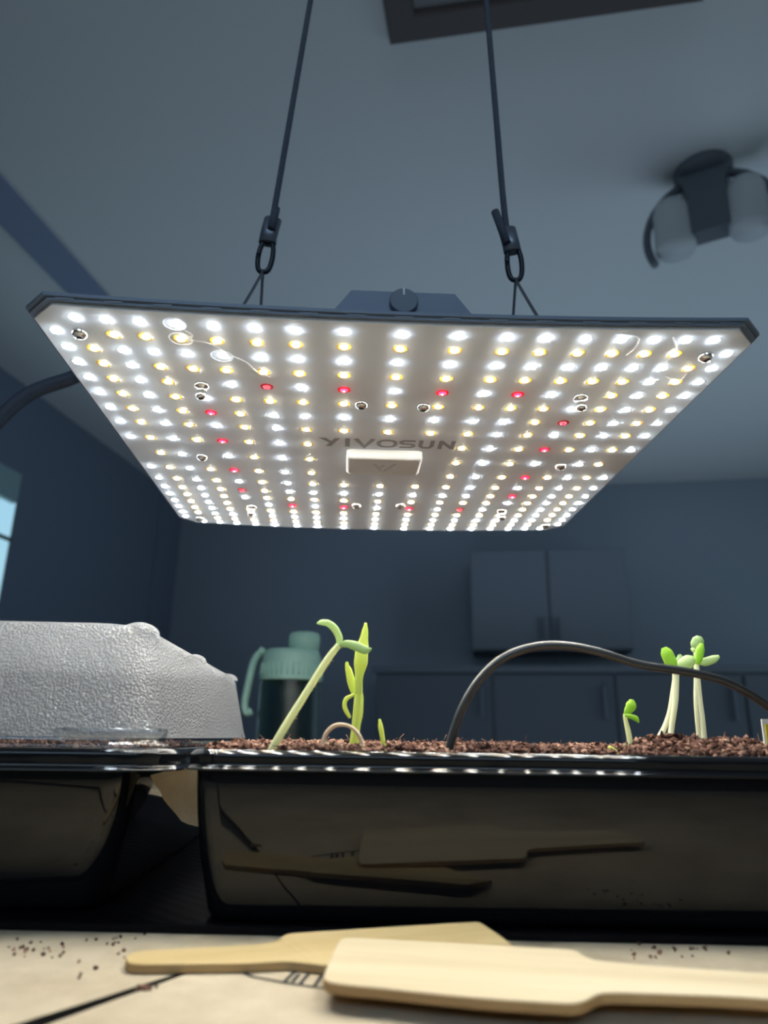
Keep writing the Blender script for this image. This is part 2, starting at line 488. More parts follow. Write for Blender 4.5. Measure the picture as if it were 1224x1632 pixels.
# dim furniture against the far wall
def facing_far(px0, py0, px1, py1, b, depth, name, label, cat, mats, frame=True, foot=None):
    d0, d1 = ray(px0, py0), ray(px1, py1)
    q0 = CAM + d0 * (b / d0.dot(RB)); q1 = CAM + d1 * (b / d1.dot(RB))
    A0, A1, Z1, Z0 = q0.dot(RA), q1.dot(RA), q0.z, q1.z
    if foot is not None: Z0 = foot
    t = thing(name, (0, 0, 0), label, cat); t.matrix_world = RM
    return t, A0, A1, Z0, Z1
t, A0, A1, Z0, Z1 = facing_far(748, 878, 1012, 1035, BF - .35, .35, 'wall_cabinet', 'dark wall cabinet hanging in the gloom on the far wall', 'cabinet', None)
mb = MB(); rbox(mb, A0, A1, BF - .33, BF - .012, Z0, Z1); mb.build('body', m_cab1, t)
mid = (A0 + A1) / 2
for x0, x1, sg in ((A0, mid, 1), (mid, A1, -1)):
    mb = MB(); rbox(mb, x0 + .008, x1 - .008, BF - .352, BF - .33, Z0 + .008, Z1 - .008); d = mb.build('door', m_cab2, t)
    hx_ = x1 - .04 if sg > 0 else x0 + .04
    mb = MB(); rbox(mb, hx_ - .006, hx_ + .006, BF - .375, BF - .352, Z0 + .05, Z0 + .17); mb.build('handle', m_bronze, d)
t, A0, A1, Z0, Z1 = facing_far(600, 1062, 1420, 1180, BF - .6, .6, 'sideboard', 'long dark sideboard along the far wall behind the trays', 'sideboard', None, foot=ZF)
mb = MB(); rbox(mb, A0, A1, BF - .58, BF - .012, ZF, Z1 - .03); mb.build('body', m_dark1, t)
mb = MB(); rbox(mb, A0 - .02, A1 + .02, BF - .6, BF - .012, Z1 - .03, Z1); mb.build('worktop', m_dark1, t)
nD = 4
for k in range(nD):
    x0 = A0 + (A1 - A0) * k / nD; x1 = A0 + (A1 - A0) * (k + 1) / nD
    mb = MB(); rbox(mb, x0 + .008, x1 - .008, BF - .6, BF - .58, ZF + .08, Z1 - .045); d = mb.build('door', m_dark2, t)
    mb = MB(); rbox(mb, x1 - .06, x1 - .045, BF - .625, BF - .6, Z1 - .25, Z1 - .1); mb.build('handle', m_bronze, d)

# ================================================================== TABLE, CARDBOARD, MAT
ZT = -.0035
t = thing('table', (0, .5, ZF), 'dark wooden table that carries the cardboard, trays and bottle', 'table')
mb = MB(); mb.loft([rrect(-.95, .95, -.25, 1.3, .02, z) for z in (ZT - .03, ZT)], smooth=False); part(mb, 'tabletop', m_table, t)
for x in (-.88, .88):
    for y in (-.18, 1.23):
        mb = MB(); mb.box((x - .03, y - .03, ZF), (x + .03, y + .03, ZT - .03)); part(mb, 'leg', m_table, t)

g1, g0 = PZ(295, 1551, 0), PZ(62, 1629, 0)
gd = (g1 - g0).normalized(); gn = Vector((-gd.y, gd.x, 0))    # gn points away from camera (left sheet side)
def sheet(name, side, label):
    """flattened cardboard lying on the table on one side of the seam"""
    mb = MB(); far = 1.4
    n = 60; edge = []
    for i in range(n + 1):
        q = g0 + gd * (-.5 + 1.25 * i / n)
        # seam half-width: wide near the camera, closing towards the paddle
        tt = (q - g0).dot(gd) / (g1 - g0).length
        hw = max(.0002, .0036 - .0024 * tt) if tt < 1.2 else .0003
        hw += .0009 * noise.noise(q * 170 + Vector((0, 0, side * 9)))
        edge.append(q + gn * side * max(hw, .0002))
    outer = [q + gn * side * far for q in edge]
    def clampp(p): return Vector((max(-.9, min(.9, p.x)), max(-.2, min(.86, p.y)), p.z))
    # split the strip so that it stays inside the sheet's rectangle
    top = []
    for row in range(0, 41):
        f = row / 40
        top.append([clampp(edge[i].lerp(outer[i], f * f)) for i in range(n + 1)])
    vs, fs = [], []
    for r in top: vs += [(p.x, p.y, .0) for p in r]
    m = len(vs)
    for r in top: vs += [(p.x, p.y, ZT) for p in r]
    N = n + 1
    for r in range(40):
        for i in range(n):
            a = (r * N + i, r * N + i + 1, (r + 1) * N + i + 1, (r + 1) * N + i)
            fs.append(a)
    mb.add(vs[:m], fs, 0)
    for i in range(n):
        mb.add([vs[i], vs[i + 1], vs[m + i + 1], vs[m + i]], [(0, 1, 2, 3)], 1)
    o = mb.build(name, [m_card, m_cardedge])
    bm = bmesh.new(); bm.from_mesh(o.data)
    bmesh.ops.remove_doubles(bm, verts=bm.verts, dist=1e-6)
    bmesh.ops.dissolve_degenerate(bm, edges=bm.edges, dist=1e-6)
    bm.to_mesh(o.data); bm.free()
    return tag(o, label, 'cardboard')
cardR = sheet('cardboard_sheet', -1, 'tan cardboard sheet right of the dark seam, under the front wooden paddle')
cardL = sheet('cardboard_sheet', 1, 'tan cardboard sheet left of and behind the dark diagonal seam, crumbs on it')

def ink(name, quad_pts, width_px, parent):
    mb = MB()
    for path in quad_pts:
        P = [PZ(x, y, .0002) for x, y in path]
        for i in range(len(P) - 1):
            d = (P[i + 1] - P[i]).normalized(); nn = Vector((-d.y, d.x, 0)) * width_px * mpp(P[i]) * .5
            mb.add([P[i] - nn, P[i + 1] - nn, P[i + 1] + nn, P[i] + nn], [(0, 1, 2, 3)])
    return mb.build(name, m_ink, parent)
ink('printed_marks', [[(386, 1549), (402, 1556), (455, 1566), (522, 1576), (640, 1592)],
                      [(386, 1549), (400, 1547)], [(452, 1566), (470, 1548)], [(478, 1569), (492, 1551)], [(500, 1573), (514, 1553)], [(466, 1565), (477, 1552)]], 7, cardR)

# crumbs of soil on the cardboard
def chunk(mb, c, r, elong=1., mi=0):
    d = Vector((random.gauss(0, 1), random.gauss(0, 1), random.gauss(0, .6))).normalized()
    b = d.orthogonal().normalized(); a = d.cross(b)
    ico = ICO
    vs = []
    for v in ico[0]:
        k = r * random.uniform(.45, 1.45)
        vs.append(c + d * v.x * k * elong + b * v.y * k + a * v.z * k)
    mb.add(vs, ico[1], mi)
_bm = bmesh.new(); bmesh.ops.create_icosphere(_bm, subdivisions=1, radius=1)
ICO = ([v.co.copy() for v in _bm.verts], [[v.index for v in f.verts] for f in _bm.faces]); _bm.free()
mb = MB()
for (cx_, cy_, n, sx, sy) in ((45, 1512, 30, 60, 22), (170, 1500, 14, 60, 20), (1080, 1515, 26, 90, 16), (232, 1577, 26, 18, 5), (120, 1545, 8, 90, 30)):
    for k in range(n):
        r = random.uniform(.0003, .0008)
        p = PZ(cx_ + random.gauss(0, sx * .5), cy_ + random.gauss(0, sy * .4), 0); p.z = r * .6
        if p.y < .302: chunk(mb, p, r)
tag(mb.build('soil_crumbs', m_soil), 'tiny dark soil crumbs scattered on the tan cardboard', 'crumbs', kind='stuff')

# black mat
MZ = .0022
mb = MB()
rr = []
for ins, z in ((0, .0002), (0, MZ + .0006), (.0012, MZ + .001), (.003, MZ + .0006), (.004, MZ)):
    rr.append([Matrix.Rotation(math.radians(-1.5), 3, 'Z') @ (p - Vector((-.1, .303, 0))) + Vector((-.1, .303, 0)) for p in rrect(-.46 + ins, .46 - ins, .303 + ins, .66 - ins, .012, z)])
mb.loft(rr, smooth=False)
tag(mb.build('drip_mat', m_mat), 'thin black ribbed plastic mat under both seed trays', 'mat')

# ================================================================== TRAYS
RZ = CAMZ - .0050                                  # rim top
def tray(name, x0, x1, y0, y1, ins_top, ins_bot, rc, label, yaw=0., lip=.0100, right=False):
    cx_, cy_ = (x1 if right else x0), y0
    t = thing(name, (cx_, cy_, MZ), label, 'tray'); t.rotation_euler = (0, 0, yaw)
    def R(i, z, r): return [p - Vector((cx_, cy_, MZ)) for p in rrect(x0 + i, x1 - i, y0 + i, y1 - i, r, z, 8)]
    mb = MB()
    zb, zw = MZ + .0001, RZ - lip + .001
    rings = [R(ins_bot + .004, zb, rc * .8), R(ins_bot + .0012, zb + .0012, rc * .85), R(ins_bot, zb + .004, rc * .9)]
    for k in range(1, 7):
        f = k / 6; rings.append(R(ins_bot + (ins_top - ins_bot) * (1 - (.33 * (1 - f) + .67 * (1 - f) ** 2)), zb + .004 + (zw - zb - .004) * f, rc))
    wt = .0012
    rings.append(R(ins_top + .00005, zw + .0002, rc)); rings.append(R(ins_top + .0003, zw + .00045, rc))
    rings.append(R(ins_top + wt, zw + .0005, rc))
    rings += [R(ins_bot + wt + (ins_top - ins_bot) * .3, zb + .02, rc * .9), R(ins_bot + wt + .001, zb + .002, rc * .85)]
    mb.loft(rings); mb.build('basin', m_tray, t)
    mb = MB(); rq = rc + ins_top * .35
    zl = RZ - lip
    rings = [R(ins_top + .0008, zl + .0006, rc), R(.0014, zl, rq), R(.0003, zl, rq), R(-.0003, zl + .0002, rq), R(-.0004, zl + .0005, rq), R(-.0001, zl + .0009, rq), R(.0005, zl + .0014, rq), R(.0010, zl + .0018, rq), R(.0013, zl + .0022, rq), R(.0013, zl + .0028, rq), R(.0012, zl + .0042, rq), R(.0011, RZ - .0026, rq), R(.0011, RZ - .0020, rq),
             R(.0014, RZ - .0016, rq), R(.0020, RZ - .0009, rq), R(.0027, RZ - .0003, rq), R(.0040, RZ, rq), R(.0048, RZ, rq), R(.0054, RZ - .0006, rq), R(max(ins_top, .0056) + .001, zl + .001, rc)]
    mb.loft(rings, cap0=False, cap1=False); mb.build('rim', m_rim, t)
    return t
Y0 = .298
XR0 = PY(284, 1210, Y0).x
YAWL = math.radians(3.3)
XL1 = PY(279, 1215, Y0 - .002).x - .0006
trayR = tray('seed_tray', XR0, XR0 + .30, Y0, Y0 + .235, .0040, .0113, .012, 'glossy black seed tray on the right, uncovered and full of seedlings', yaw=math.radians(-1.0), lip=.0080)
trayL = tray('seed_tray', XL1 - .30, XL1, Y0 - .002, Y0 + .34, .0215, .0305, .012, 'glossy black seed tray on the left, under the fogged dome', yaw=YAWL, lip=.0088, right=True)

# torn piece of card between the trays
t = thing('cardboard_scrap', PY(275, 1285, .332), 'torn tan cardboard scrap wedged between the two trays', 'cardboard')
edge = [(236, 1236), (243, 1250), (252, 1262), (258, 1276), (268, 1288), (277, 1298), (286, 1310), (297, 1315), (318, 1320)]
mb = MB(); rings = []
for i, (x, y) in enumerate(edge):
    q0 = PY(x, y, .336); q1 = PY(min(330, x + 80), 1236 if i < 6 else 1240, .334)
    q1.x = max(q1.x, q0.x + .001); q1 = Vector((q1.x, .327, .0595))
    q0.y = .339
    rings.append([q0, q1, q1 + Vector((0, .0016, 0)), q0 + Vector((0, .0016, 0))])
mb.loft(rings, smooth=False); part(mb, 'card', m_card, t)

# ================================================================== HUMIDITY DOME
DX1 = XL1 - .0100; DX0 = XL1 - .295; DY0 = Y0 + .004; DY1 = Y0 + .325
DB = RZ + .0004
ztop = PY(190, 991, DY0 + .012).z
t = thing('humidity_dome', (XL1, Y0, DB), 'grey condensation-fogged plastic dome lid covering the left seed tray', 'dome lid')
t.rotation_euler = (0, 0, YAWL)
def DR(i, z, r): return rrect(DX0 + i, DX1 - i, DY0 + i, DY1 - i, r, z, 10)
mb = MB(); rings = []
hh = ztop - DB - .0034
DRI = .0015; rings.append(DR(.001, DB + .0034, .016))
for k in range(1, 9):
    f = k / 8; rings.append(DR(DRI + .0085 * f, DB + .0034 + (hh - .009) * f, .016 + .002 * f))
for k in range(1, 6):
    a = math.radians(18 * k); rings.append(DR(DRI + .0085 + .009 * (1 - math.cos(a)), ztop - .009 + .009 * math.sin(a), .018))
rings.append(DR(.03, ztop + .0002, .014)); rings.append(DR(.06, ztop - .002, .012))
mb.loft(rings, cap0=False, cap1=True); part(mb, 'fogged_shell', m_dome, t)
mb = MB()
rings = [DR(-.0052, DB, .014), DR(-.0052, DB + .0010, .014), DR(.0008, DB + .0012, .016), DR(.001, DB + .0034, .016)]
mb.loft(rings, cap0=False, cap1=False); part(mb, 'clear_skirt', m_clear, t)
# raised bosses of the top edge
for (Y, sx, h) in ((DY0 + .026, .0095, .0062), (DY0 + .150, .0075, .0055), (DY1 - .028, .0075, .0055)):
    c = Vector((DX1 - .0105 - sx * .8, Y, ztop - .003))
    mb = MB(); rings = []
    for k in range(6):
        a = math.radians(18 * k); r = math.cos(a) if k < 5 else .12
        rings.append([c + Vector((sx * r * math.cos(2 * math.pi * j / 20), sx * r * .8 * math.sin(2 * math.pi * j / 20), h * math.sin(a) - .0015)) for j in range(20)])
    mb.loft(rings, cap0=False); part(mb, 'corner_boss', m_dome, t)
# clear pull tab at the front
pa, pb_ = PY(94, 1160, DY0 - .004), PY(257, 1162, DY0 - .004)
mb = MB(); zt_ = pa.z
rings = []
for ins, z in ((0.002, DB + .0016), (.0, DB + .003), (-.0005, zt_ - .001), (-.0002, zt_), (.002, zt_ + .0003), (.002, zt_ - .0009)):
    rings.append(rrect(pa.x + ins, pb_.x + .001 - ins, DY0 - .0065 + ins, DY0 + .004, .002, z, 4))
mb.loft(rings, cap0=False, cap1=True); part(mb, 'clear_tab', m_clear, t)

# ================================================================== SOIL
def soil(name, x0, x1, y0, y1, zfun, n_chunks, label, seed, front_bias=1.6):
    random.seed(seed)
    mb = MB(); nx, ny = 90, 40; vs = []; fs = []
    for j in range(ny + 1):
        for i in range(nx + 1):
            x = x0 + (x1 - x0) * i / nx; y = y0 + (y1 - y0) * j / ny
            vs.append((x, y, zfun(x, y) - .0010 + .0008 * noise.noise(Vector((x * 300, y * 300, 3)))))
    for j in range(ny):
        for i in range(nx):
            a = j * (nx + 1) + i; fs.append((a, a + 1, a + nx + 2, a + nx + 1))
    mb.add(vs, fs, 1, True)
    for k in range(n_chunks):
        x = random.uniform(x0, x1); y = y0 + (y1 - y0) * random.random() ** front_bias
        r = random.choice((.0004, .0005, .0006, .0008, .001, .0012)) * random.uniform(.8, 1.3)
        chunk(mb, Vector((x, y, zfun(x, y) + random.uniform(-.0010, .0009) + .0006 * noise.noise(Vector((x * 130, y * 130, 0))))), r, random.uniform(1, 2.3))
    # fibres
    for k in range(n_chunks // 90):
        x = random.uniform(x0, x1); y = y0 + (y1 - y0) * random.random() ** front_bias
        p = Vector((x, y, zfun(x, y)))
        d = Vector((random.gauss(0, 1), random.gauss(0, .6), abs(random.gauss(.5, .6)))).normalized()
        l = random.uniform(.003, .0065); b = Vector((random.gauss(0, 1), random.gauss(0, 1), random.gauss(0, 1))) * .0012
        mb.sweep([p, p + d * l * .5 + b, p + d * l], [.00018] * 3, n=4)
    return tag(mb.build(name, [m_soil, m_soilbase]), label, 'soil', kind='stuff')
mound = PY(1062, 1170, .335)
mound2 = PY(1150, 1180, .34)
def zR(x, y):
    z = RZ + .0012 * min(1, (y - Y0) / .05)
    z += .0062 * math.exp(-((x - mound.x) / .017) ** 2 - ((y - .335) / .020) ** 2)
    z += .0044 * math.exp(-((x - mound2.x - .004) / .02) ** 2 - ((y - .335) / .020) ** 2)
    z += .0017 * math.exp(-((x - .045) / .02) ** 2 - ((y - .33) / .02) ** 2)
    z += .0016 * noise.noise(Vector((x * 60, y * 60, 1.7))) + .0011 * noise.noise(Vector((x * 170, y * 170, 4.2)))
    e_ = min(1, (y - Y0 - .004) / .010)
    return z - .0022 * (1 - e_)
soil('potting_soil', XR0 + .0075, XR0 + .292, Y0 + .0105, Y0 + .225, zR, 14000, 'reddish-brown crumbly coir soil filling the right tray', 3)
def zL(x, y): return RZ + .0010 * noise.noise(Vector((x * 45, y * 45, 5)))
so = soil('potting_soil', XL1 - .268, XL1 - .027, Y0 + .028, Y0 + .31, zL, 2500, 'brown crumbly soil under the fogged dome of the left tray', 5)
recenter(so, (XL1, Y0, 0)); so.rotation_euler = (0, 0, YAWL)

# ================================================================== SEEDLINGS
VIEW = Vector((0, 1, 0))
def stroke(mb, pxs, Y, wpx, tk=1.0, nsub=5, n=10, dY=None, mi=0):
    """a plant organ along a path seen in the photograph, standing at distance Y; wpx = full widths in photo pixels"""
    P = []
    for i, (x, y) in enumerate(pxs):
        yy = Y + (dY[i] if dY else 0)
        P.append(PY(x, y, yy))
    S = cr_spline(P, nsub); ws = lerp_list(wpx, len(S))
    s_ = mpp(P[0])
    hw = [w * s_ * .5 for w in ws]
    mb.sweep(S, hw, [h * tk for h in hw], side=VIEW, n=n, mi=mi)
def seedling(name, base, label, parts, cat='seedling', group=None):
    t = thing(name, base, label, cat, group)
    for pn, m, pxs, Y, wpx, kw in parts:
        mb = MB(); stroke(mb, pxs, Y, wpx, **kw); part(mb, pn, m, t)
    return t
ys = Y0 + .014
seedling('seedling', PY(433, 1196, ys), 'tall leaning seedling with a hairy pale stem and two curled seed leaves, left end', [
    ('stem', m_stem, [(430, 1200), (455, 1157), (492, 1098), (522, 1051), (540, 1028)], ys, [13, 13, 12, 12, 10], {}),
    ('seed_leaf', m_leafp, [(539, 1030), (541, 1018), (534, 1003), (524, 994), (514, 992), (505, 994)], ys, [7, 11, 12, 11, 9, 3], dict(tk=.45, dY=[0, 0, -.001, -.002, -.003, -.003])),
    ('seed_leaf', m_leafd, [(541, 1029), (553, 1026), (568, 1030), (582, 1036), (592, 1034)], ys - .001, [6, 12, 15, 13, 3], dict(tk=.5, dY=[0, -.001, -.003, -.004, -.005])),
])
# fine hairs on the leaning stem are a part of it
sd = [o for o in bpy.data.objects if o.name == 'seedling'][0]
mb = MB(); random.seed(11)
HS = cr_spline([PY(x, y, ys) for x, y in ((430, 1200), (455, 1157), (492, 1098), (522, 1051), (540, 1028))], 12)
for k in range(60):
    P = random.choice(HS[8:]) + Vector((random.uniform(.0006, .0014), random.uniform(-.001, .001), 0)); l = random.uniform(.0008, .0018)
    mb.sweep([P, P + Vector((.8, random.uniform(-.6, .6), -.4)).normalized() * l], [.00007, .00004], n=3)
part(mb, 'stem_hairs', m_stemw, sd)
yc = Y0 + .026
seedling('corn_shoot', PY(563, 1192, yc), 'upright yellow-green shoot with sheathed pointed leaves, behind the beige root loop', [
    ('stem', m_corn, [(563, 1198), (567, 1160), (571, 1110), (572, 1080)], yc, [16, 14, 13, 12], dict(tk=.9)),
    ('leaf', m_corn, [(571, 1106), (572, 1080), (575, 1055), (577, 1035), (581, 1012), (583, 993)], yc - .001, [10, 13, 22, 21, 12, 4], dict(tk=.35)),
    ('leaf', m_corn, [(565, 1110), (560, 1087), (556, 1070), (553, 1060), (554, 1055)], yc + .002, [7, 13, 11, 6, 4], dict(tk=.35)),
    ('sheath', m_corn, [(564, 1180), (572, 1140), (575, 1115), (576, 1101)], yc + .001, [9, 12, 9, 3], dict(tk=.6)),
    ('curled_leaf', m_corn, [(558, 1144), (552, 1134), (549, 1124), (552, 1114), (560, 1109), (566, 1106)], yc, [5, 7, 7, 7, 5, 4], dict(tk=.6)),
], 'shoot')
yl = Y0 + .016
seedling('root_loop', PY(514, 1194, yl), 'bare beige root arching out of the soil in front of the yellow-green shoot', [
    ('root', m_root, [(513, 1200), (516, 1180), (522, 1166), (535, 1156), (552, 1156), (566, 1164), (575, 1178), (580, 1198)], yl, [7, 7, 7, 7, 6, 6, 7, 7], {}),
], 'root')
mb = MB(); stroke(mb, [(518, 1186), (530, 1188), (548, 1189)], yl + .004, [6, 6, 4]); o = mb.build('soil_sliver', m_husk)
recenter(o, PY(530, 1190, yl + .004)); tag(o, 'short pale sliver lying inside the beige root loop', 'sliver')
seedling('sprout', PY(611, 1192, yc), 'short single yellow-green spike sprout left of the black cable', [
    ('blade', m_corn, [(613, 1198), (610, 1178), (607, 1160), (605, 1146)], yc, [7, 7.5, 8, 3.5], {}),
], 'sprout')
yq = Y0 + .045
seedling('seedling', PY(1005, 1196, yq), 'small young seedling with two folded leaves, left of the soil mound', [
    ('stem', m_stem, [(1007, 1204), (1002, 1170), (997, 1148), (996, 1138)], yq, [10, 9, 7, 6], {}),
    ('seed_leaf', m_leafg, [(996, 1139), (1001, 1133), (1006, 1124), (1007, 1115)], yq - .001, [5, 13, 17, 7], dict(tk=.4)),
    ('seed_leaf', m_leafg, [(996, 1140), (1005, 1142), (1013, 1145), (1018, 1152)], yq - .002, [4, 8, 9, 3], dict(tk=.5)),
])
ye = Y0 + .020
seedling('sprout', PY(978, 1200, ye), 'yellow stub of a sprout just breaking the soil near the rim', [
    ('tip', m_corn, [(985, 1206), (977, 1197), (970, 1190)], ye, [11, 11, 5], {}),
], 'sprout')
seedling('sprout', PY(997, 1194, ye + .01), 'pale green nub at the foot of the small young seedling', [
    ('tip', m_leafp, [(1000, 1204), (997, 1192), (996, 1186)], ye + .01, [10, 8, 4], {}),
], 'sprout')
y5 = Y0 + .046
seedling('seedling', PY(1073, 1190, y5), 'stout pale seedling with broad leaves, left of the tall pair, thick straight stem', [
    ('stem', m_stemw, [(1063, 1200), (1067, 1182), (1071, 1154), (1076, 1115), (1077, 1075), (1077, 1060)], y5, [9.5, 9, 9, 10, 11, 9], {}),
    ('seed_leaf', m_leafg, [(1075, 1068), (1069, 1055), (1063, 1042), (1058, 1032)], y5 - .002, [12, 21, 21, 9], dict(tk=.35)),
    ('seed_leaf', m_leafp, [(1079, 1066), (1088, 1060), (1098, 1054), (1106, 1049)], y5 - .001, [8, 20, 21, 10], dict(tk=.5)),
])
seedling('seedling', PY(1045, 1190, y5 + .006), 'pale seedling curving in from the left behind the stout one', [
    ('stem', m_stemw, [(1040, 1194), (1047, 1182), (1060, 1157), (1068, 1132), (1073, 1100), (1077, 1075), (1080, 1062)], y5 + .005, [9.5, 9.5, 8.5, 8, 8, 8, 6], {}),
    ('seed_leaf', m_leafd, [(1079, 1064), (1082, 1056), (1084, 1049), (1082, 1043)], y5 + .006, [6, 13, 12, 5], dict(tk=.4)),
])
y6 = Y0 + .050
seedling('seedling', PY(1117, 1190, y6), 'tall pale seedling of the right pair, oblong leaves spread like a fork', [
    ('stem', m_stemw, [(1124, 1198), (1122.5, 1178), (1119.5, 1145), (1116, 1115), (1113, 1085), (1110, 1056)], y6 - .001, [9, 8.5, 8, 7, 7, 8], {}),
    ('seed_leaf', m_leafg, [(1110, 1058), (1113, 1048), (1116, 1036), (1119, 1026)], y6 - .002, [9, 14, 14, 6], dict(tk=.45)),
    ('seed_leaf', m_leafp, [(1112, 1057), (1124, 1055), (1136, 1051), (1146, 1046)], y6 - .001, [5, 13, 13, 5], dict(tk=.5)),
])
seedling('seedling', PY(1112, 1190, y6 + .006), 'seedling close behind the forked tall one, with a rounded curled leaf on top', [
    ('stem', m_stemw, [(1117, 1198), (1114.5, 1178), (1111, 1145), (1109, 1115), (1109, 1080), (1108, 1040)], y6 + .006, [8, 7.5, 7, 7, 6.5, 5], {}),
    ('seed_leaf', m_leafd, [(1106, 1036), (1109, 1028), (1113, 1020), (1114, 1014)], y6 + .006, [8, 18, 19, 9], dict(tk=.45)),
    ('seed_leaf', m_leafp, [(1109, 1038), (1105, 1036), (1101, 1034)], y6 + .005, [5, 7, 3], dict(tk=.6)),
])
mb = MB(); stroke(mb, [(1137, 1187), (1146, 1182), (1155, 1180), (1162, 1181)], Y0 + .03, [3.5, 5, 4.5, 3]); o = mb.build('seed_husk', m_husk)
recenter(o, PY(1150, 1186, Y0 + .03)); tag(o, 'curved pale husk sliver lying on the soil right of the tall seedlings', 'husk')

# sensor cable arching over the right tray
yk = Y0 + .013
t = thing('sensor_cable', PY(716, 1196, yk), 'black cable arching out of the soil over the right tray', 'cable')
mb = MB(); stroke(mb, [(713, 1214), (719, 1180), (737, 1128), (765, 1082), (803, 1048), (850, 1031), (900, 1029), (955, 1039), (1020, 1059), (1090, 1070), (1150, 1084), (1200, 1109), (1240, 1140), (1290, 1200)], yk, [14] * 14, n=14,
                  dY=[0, 0, -.001, -.002, -.003, -.003, -.003, -.003, -.003, -.002, 0, .003, .006, .01]); part(mb, 'cable_jacket', m_cable, t)
# plant tag at the right edge
yt = Y0 + .03
b0 = PY(1214, 1190, yt)
t = thing('plant_tag', b0, 'white plastic plant tag with a yellow panel at the right edge', 'plant tag')
q = [PY(1214, 1146, yt), PY(1262, 1146, yt), PY(1258, 1212, yt), PY(1222, 1212, yt)]
mb = MB(); mb.loft([[p for p in q], [p + Vector((0, .0009, 0)) for p in q]], smooth=False); part(mb, 'tag_blade', m_tagw, t)
q = [PY(1219.5, 1154, yt - .0003), PY(1256, 1154, yt - .0003), PY(1253, 1204, yt - .0003), PY(1225, 1204, yt - .0003)]
mb = MB(); mb.loft([[p for p in q], [p + Vector((0, .0004, 0)) for p in q]], smooth=False); part(mb, 'yellow_panel', m_tagy, t)

# ================================================================== WOODEN PADDLES
def paddle(name, m, outline_px, thick, z0, label, axis, lift=lambda y: 0.):
    """flat wooden paddle: outline of its top face, given where it lies"""
    P = [PZ(x, y, z0 + thick + lift(y)) for x, y in outline_px]
    loop = []
    n = len(P)
    # Catmull-Rom closed for soft corners
    for i in range(n):
        p0, p1, p2, p3 = P[i - 1], P[i], P[(i + 1) % n], P[(i + 2) % n]
        for k in range(4):
            tt = k / 4
            a, b = .5 * (p2 - p0), .5 * (p3 - p1)
            L_ = (p2 - p1).length
            if a.length > L_: a = a.normalized() * L_
            if b.length > L_: b = b.normalized() * L_
            h = (2 * tt ** 3 - 3 * tt ** 2 + 1) * p1 + (tt ** 3 - 2 * tt ** 2 + tt) * a + (-2 * tt ** 3 + 3 * tt ** 2) * p2 + (tt ** 3 - tt ** 2) * b
            loop.append(h)
    c = sum(loop, Vector()) / len(loop)
    def off(f, z):
        return [Vector((p.x + (c.x - p.x) * f * 0 - 0, p.y, z)) for p in loop]
    def inset(d, z):
        out = []
        N = len(loop)
        for i in range(N):
            tng = (loop[(i + 1) % N] - loop[i - 1]); tng.z = 0; tng.normalize()
            nn = Vector((-tng.y, tng.x, 0))
            if nn.dot(c - loop[i]) < 0 and False: nn = -nn
            out.append(Vector((loop[i].x, loop[i].y, z + loop[i].z - z0 - thick)) + nn * d * ORI)
        return out
    area_ = sum(loop[i].x * loop[(i + 1) % len(loop)].y - loop[(i + 1) % len(loop)].x * loop[i].y for i in range(len(loop)))
    ORI = 1 if area_ > 0 else -1
    mb = MB()
    mb.loft([inset(.0003, z0), inset(0, z0 + .0003), inset(0, z0 + thick - .0003)], smooth=False, mi=1, cap1=False); mb.loft([inset(0, z0 + thick - .0003), inset(.0004, z0 + thick)], smooth=False, cap0=False)
    ang = math.atan2(axis.y, axis.x)
    o = mb.build(name, [m, m_wedge])
    b = Vector((c.x, c.y, z0))
    o.data.transform(Matrix.Rotation(-ang, 4, 'Z') @ Matrix.Translation(-b))
    o.location = b; o.rotation_euler = (0, 0, ang)
    return tag(o, label, 'wooden paddle')
th = .0029
paddle('wooden_paddle', m_wood2, [(204, 1521), (232, 1514), (330, 1509), (400, 1505), (437, 1500), (455, 1489), (480, 1486), (620, 1477), (755, 1469), (768, 1471), (817, 1505), (800, 1507), (700, 1530), (600, 1537), (518, 1537), (490, 1534), (455, 1531), (400, 1534), (330, 1535), (230, 1536), (204, 1533)], th, .0001,
       'yellowish wooden paddle lying at the back, its rounded handle pointing left', PZ(800, 1490, 0) - PZ(200, 1525, 0), lift=lambda y: .0052 * min(1, max(0, (1512 - y) / 42)))
paddle('wooden_paddle', m_wood1, [(541, 1498), (556, 1494), (700, 1501), (860, 1510), (915, 1514), (932, 1523), (950, 1530), (1000, 1535), (1150, 1546), (1290, 1556), (1312, 1570), (1296, 1592), (1140, 1586), (985, 1581), (955, 1583), (930, 1595), (905, 1598), (760, 1589), (600, 1573), (528, 1565), (516, 1553)], th, .0040,
       'pale wooden paddle lying in front, its broad end on top of the yellowish one', PZ(1200, 1570, 0) - PZ(520, 1530, 0))

# ================================================================== BOTTLE
bc = PY(459, 1180, 1.03); bs = mpp(bc)
BZ = ZT + .0002
t = thing('shaker_bottle', (bc.x, 1.03, BZ), 'sage-green lidded shaker bottle with a smoky clear body, behind the trays', 'bottle')
rb = 52 * bs
def zy(py): return PY(459, py, 1.03).z - BZ
zl0, zl1, zs1 = zy(1085), zy(1036), zy(1008)
mb = MB(); mb.lathe([(rb * .93, 0), (rb * .98, .004), (rb * 1.0, .03), (rb * .97, zl0 - .01), (rb * .93, zl0 + .002)], n=40, cap1=False); mb.build('clear_body', m_smoke, t)
mb = MB(); mb.lathe([(rb * .94, .001), (rb * .97, .006), (rb * .97, .012), (.002, .012)], n=40); mb.build('base_ring', m_bottle, t)
mb = MB(); prof = [(rb * .95, zl0 - .001), (rb * .99, zl0), (rb * .99, zl0 + .003), (rb * .965, zl0 + .005), (rb * .94, zl0 + (zl1 - zl0) * .6), (rb * .90, zl1 - .008), (rb * .84, zl1 - .001), (rb * .5, zl1 + .001), (0.001, zl1 + .002)]
